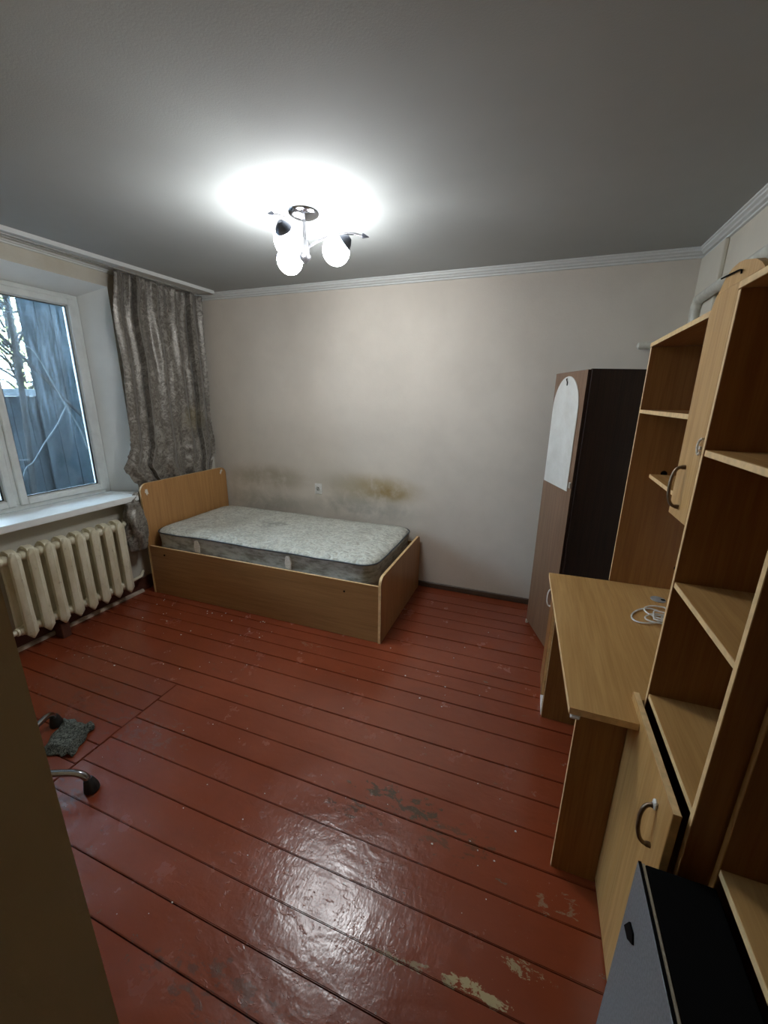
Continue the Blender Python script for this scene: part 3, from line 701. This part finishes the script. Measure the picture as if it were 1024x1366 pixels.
# ------------------------------------------------------------------ chair, mostly hidden behind the jamb
ch = thing('swivel_chair', 'chair with chrome tube legs and black feet, half hidden by the doorway edge', 'chair', (1.080, -2.572, 0))
cc = Vector((1.080, -2.572, 0))
bm = bmesh.new(); tube(bm, [cc+Vector((0, 0, .075)), cc+Vector((0, 0, .20)), cc+Vector((0, 0, .201)), cc+Vector((0, 0, .40))], [.028, .028, .016, .016], 16); obj('gas_column', bm, 'chrome', ch, smooth=True)
a0 = math.atan2(.170, .350)
for k in range(4):
    a = a0+2*PI*k/4; d = Vector((math.cos(a), math.sin(a), 0))
    bm = bmesh.new(); P = curve([cc+d*r+Vector((0, 0, z)) for r, z in ((.015, .105), (.14, .103), (.27, .100), (.335, .094), (.368, .074), (.380, .045))], 5)
    tube(bm, P, .0135, 12); lg = obj('leg', bm, 'chrome', ch, smooth=True)
    bm = bmesh.new(); e = cc+d*.384
    tube(bm, [e+Vector((0, 0, .0005)), e+Vector((0, 0, .004)), e+Vector((0, 0, .025))-d*.001, e+Vector((0, 0, .045))-d*.004, e+Vector((0, 0, .060))-d*.008], [.024, .029, .027, .022, .017], 16); obj('foot_cap', bm, 'rubber', lg, smooth=True)
sc_ = cc+Vector((-.05, -.10, 0))
bm = bmesh.new(); lathe(bm, [(.06, .40), (.14, .405), (.165, .42), (.17, .44), (.16, .465), (.12, .478), (.01, .48)], sc_, 28)
obj('seat', bm, plain('black_chair_fabric', (.015, .015, .017), .9, bump=.001), ch, smooth=True)

# grey rag on the floor
def ragmat():
    n = N('grey_terry_cloth'); v = n.pos(obj=False); a = n.noise(v, 85, 4, .7, 1.5); b = n.noise(v, 25, 3, .6, 1)
    c = n.mix(n.ramp(a, .44, .58), (.030, .036, .032), (.20, .225, .20)); n.p(Base_Color=c, Roughness=.95, Normal=n.bump(n.math('ADD', a, b), .006)); return n.m
MAT['rag'] = ragmat()
bm = bmesh.new(); nx, ny = 36, 36; g = []; corner = [(.90, -2.185), (1.10, -2.165), (1.185, -2.325), (1.03, -2.375)]
for j in range(ny+1):
    r = []
    for i in range(nx+1):
        u, w = i/nx, j/ny
        x = (corner[0][0]*(1-u)+corner[1][0]*u)*(1-w)+(corner[3][0]*(1-u)+corner[2][0]*u)*w
        y = (corner[0][1]*(1-u)+corner[1][1]*u)*(1-w)+(corner[3][1]*(1-u)+corner[2][1]*u)*w
        q = noise.noise(Vector((x*11, y*11, 2))); x += .014*noise.noise(Vector((w*5, u*3, 9))); y += .014*noise.noise(Vector((u*5, w*3, 4)))
        edge = min(u, 1-u, w, 1-w)
        z = .004+.020*min(1, edge*7)+.016*abs(q)*min(1, edge*8)+.018*math.exp(-((u-.86)/.05)**2)+.012*math.exp(-((u-.95-.03*math.sin(w*6))/.025)**2)
        r.append(bm.verts.new((x, y, z)))
    g.append(r)
for j in range(ny):
    for i in range(nx): bm.faces.new((g[j][i], g[j][i+1], g[j+1][i+1], g[j+1][i]))
rg_ = obj('floor_rag', bm, 'rag', smooth=True); rg_.modifiers.new('t', 'SOLIDIFY').thickness = .003
tag(rg_, 'crumpled grey terry rag lying on the floor next to the chair legs', 'rag')

# crumbs of plaster on the floor
bm = bmesh.new(); spots = []
for k in range(46):
    spots.append((random.uniform(.3, 1.5), random.uniform(-1.9, -1.02), random.uniform(.0015, .004)))
for k in range(22): spots.append((random.uniform(2.2, 3.15), random.uniform(-2.4, -.3), random.uniform(.0012, .003)))
for k in range(40): spots.append((random.uniform(1.3, 3.1), random.uniform(-2.7, -1.1), random.uniform(.001, .0022)))
for x, y, r in spots:
    r *= 1.3; v = bmesh.ops.create_icosphere(bm, subdivisions=1, radius=r)['verts']
    for q in v: q.co = Vector((q.co.x*random.uniform(.8, 1.7)+x, q.co.y+y, q.co.z*.5+r*.4))
cr = obj('plaster_crumbs', bm, 'paper'); tag(cr, 'tiny pale plaster crumbs scattered over the red-brown boards', 'crumbs'); cr['kind'] = 'stuff'

# ------------------------------------------------------------------ outside the window
n = N('yard_ground'); n.p(Base_Color=n.mix(n.ramp(n.noise(n.pos(), 6, 5), .35, .7), (.06, .05, .035), (.14, .12, .09)), Roughness=.95)
struct(obj('yard_ground', B(((-14, -14, -.3), (-.5, 14, -.12))), n.m))
shed_m = wood('weathered_dark_boards', (.011, .018, .022), (.005, .009, .011), 2, .8)
shed_m.node_tree.nodes['Principled BSDF'].inputs['Specular IOR Level'].default_value = .03
shed = thing('board_screen', 'tall dark weathered board screen close outside the window', 'board wall', (-2.0, 1.9, -.12))
y = -.325
while y < 7: obj('board', B(((-2.03, y, -.12), (-2.0, y+.145, 4.4)), bev=.004), shed_m, shed); y += .150
fence = thing('fence', 'low dark board fence with a pale capping rail outside the window', 'fence', (-2.1, -2.5, -.12))
y = -5.2
while y < .6: obj('board', B(((-2.08, y, -.12), (-2.05, y+.145, 1.585)), bev=.004), shed_m, fence); y += .150
obj('capping_rail', B(((-2.12, -5.2, 1.586), (-2.0, -.33, 1.66)), bev=.006), plain('pale_weathered_timber', (.035, .05, .06), .8), fence)
bark = plain('dark_bark', (.02, .022, .022), .9, nscale=30, var=.4); pale = plain('pale_dry_twig', (.10, .12, .13), .8)
for q_ in (bark, pale): q_.node_tree.nodes['Principled BSDF'].inputs['Specular IOR Level'].default_value = .05
tr = thing('bare_tree', 'bare tree with leaning branches just outside the window', 'tree', (-1.0, -.98, -.12))
bm = bmesh.new(); tube(bm, curve([(-1.05, -1.12, -.12), (-1.02, -1.06, .9), (-1.0, -1.0, 1.70), (-1.0, -.97, 2.43), (-1.0, -.96, 3.6)], 5), .021, 10); obj('trunk', bm, bark, tr, smooth=True)
for Pp, r in (([(-1.0, -1.4, 2.42), (-1.0, -1.12, 2.11), (-1.0, -.86, 1.80), (-1.05, -.60, 1.50), (-1.1, -.38, 1.28)], .013), ([(-1.0, -.98, 2.3), (-1.0, -.86, 2.5), (-1.0, -.70, 2.85)], .009), ([(-1.0, -1.0, 1.9), (-1.0, -1.2, 2.1), (-1.0, -1.5, 2.3)], .009)):
    bm = bmesh.new(); tube(bm, curve(Pp, 5), r, 8); obj('branch', bm, bark, tr, smooth=True)
tw = thing('dry_vine', 'pale dry forked vine stem hanging outside the window', 'vine', (-.7, -1.2, -.12))
for Pp in ([(-.70, -1.10, 1.97), (-.70, -1.03, 1.93), (-.70, -.95, 1.73), (-.70, -.875, 1.515), (-.70, -.80, 1.33), (-.70, -.765, 1.15)], [(-.70, -.875, 1.515), (-.70, -.98, 1.36), (-.70, -1.088, 1.235), (-.70, -1.20, 1.09), (-.70, -1.29, .99), (-.70, -1.5, .4), (-.70, -1.6, -.12)], [(-.70, -1.33, 1.12), (-.70, -1.22, 1.11)]):
    bm = bmesh.new(); tube(bm, curve(Pp, 5), .0045, 8); obj('stem', bm, pale, tw, smooth=True)
def leafmat(name, a, b):
    n = N(name); v = n.pos(); t = n.new('ShaderNodeBsdfTranslucent'); c = n.mix(n.ramp(n.noise(v, 3, 3), .35, .65), a, b)
    n.l.new(c, t.inputs[0]); n.p(Base_Color=c, Roughness=.7); mx = n.new('ShaderNodeMixShader'); mx.inputs[0].default_value = .5
    n.l.new(n.b.outputs[0], mx.inputs[1]); n.l.new(t.outputs[0], mx.inputs[2]); n.l.new(mx.outputs[0], n.out.inputs[0]); return n.m
lm = leafmat('yellow_green_leaves', (.50, .58, .20), (.62, .60, .36))
for (tx, ty, s, lab) in ((-5.3, 1.3, 1, 'yellow-green leafy tree standing behind the fence'), (-10.5, 4.6, 2, 'paler leafy tree farther left behind the fence')):
    t_ = thing('leafy_tree', lab, 'tree', (tx, ty, -.12), 0, 'trees outside the window')
    bm = bmesh.new(); tube(bm, curve([(tx, ty, -.12), (tx+.1, ty, 1.2), (tx, ty+.1, 3), (tx, ty, 4.5)], 5), .07, 8)
    for k in range(70):
        z = random.uniform(1.0, 4.2); a = random.uniform(0, 2*PI); L_ = random.uniform(.6, 1.5)
        p = Vector((tx, ty, z)); d = Vector((math.cos(a), math.sin(a), random.uniform(.1, .7)))
        tube(bm, curve([p, p+d*L_*.4+Vector((0, 0, .05)), p+d*L_*.8, p+d*L_+Vector((0, 0, random.uniform(-.2, .3)))], 3), [.018]*4+[.012]*4+[.006]*2, 5)
    obj('trunk', bm, bark, t_)
    bm = bmesh.new()
    for k in range(2000):
        p = Vector((random.gauss(0, .75), random.gauss(0, .75), random.gauss(0, .85)))+Vector((tx, ty, 2.7)); q = Matrix.Rotation(random.uniform(0, 6.3), 3, Vector((random.gauss(0, 1), random.gauss(0, 1), random.gauss(0, 1))).normalized())
        s_ = random.uniform(.03, .07); bm.faces.new([bm.verts.new(p+q @ Vector(c)) for c in ((-s_, 0, 0), (0, -s_*.5, 0), (s_, 0, .01), (0, s_*.5, 0))])
    lf = obj('leaves', bm, lm, t_); lf['kind'] = 'stuff'
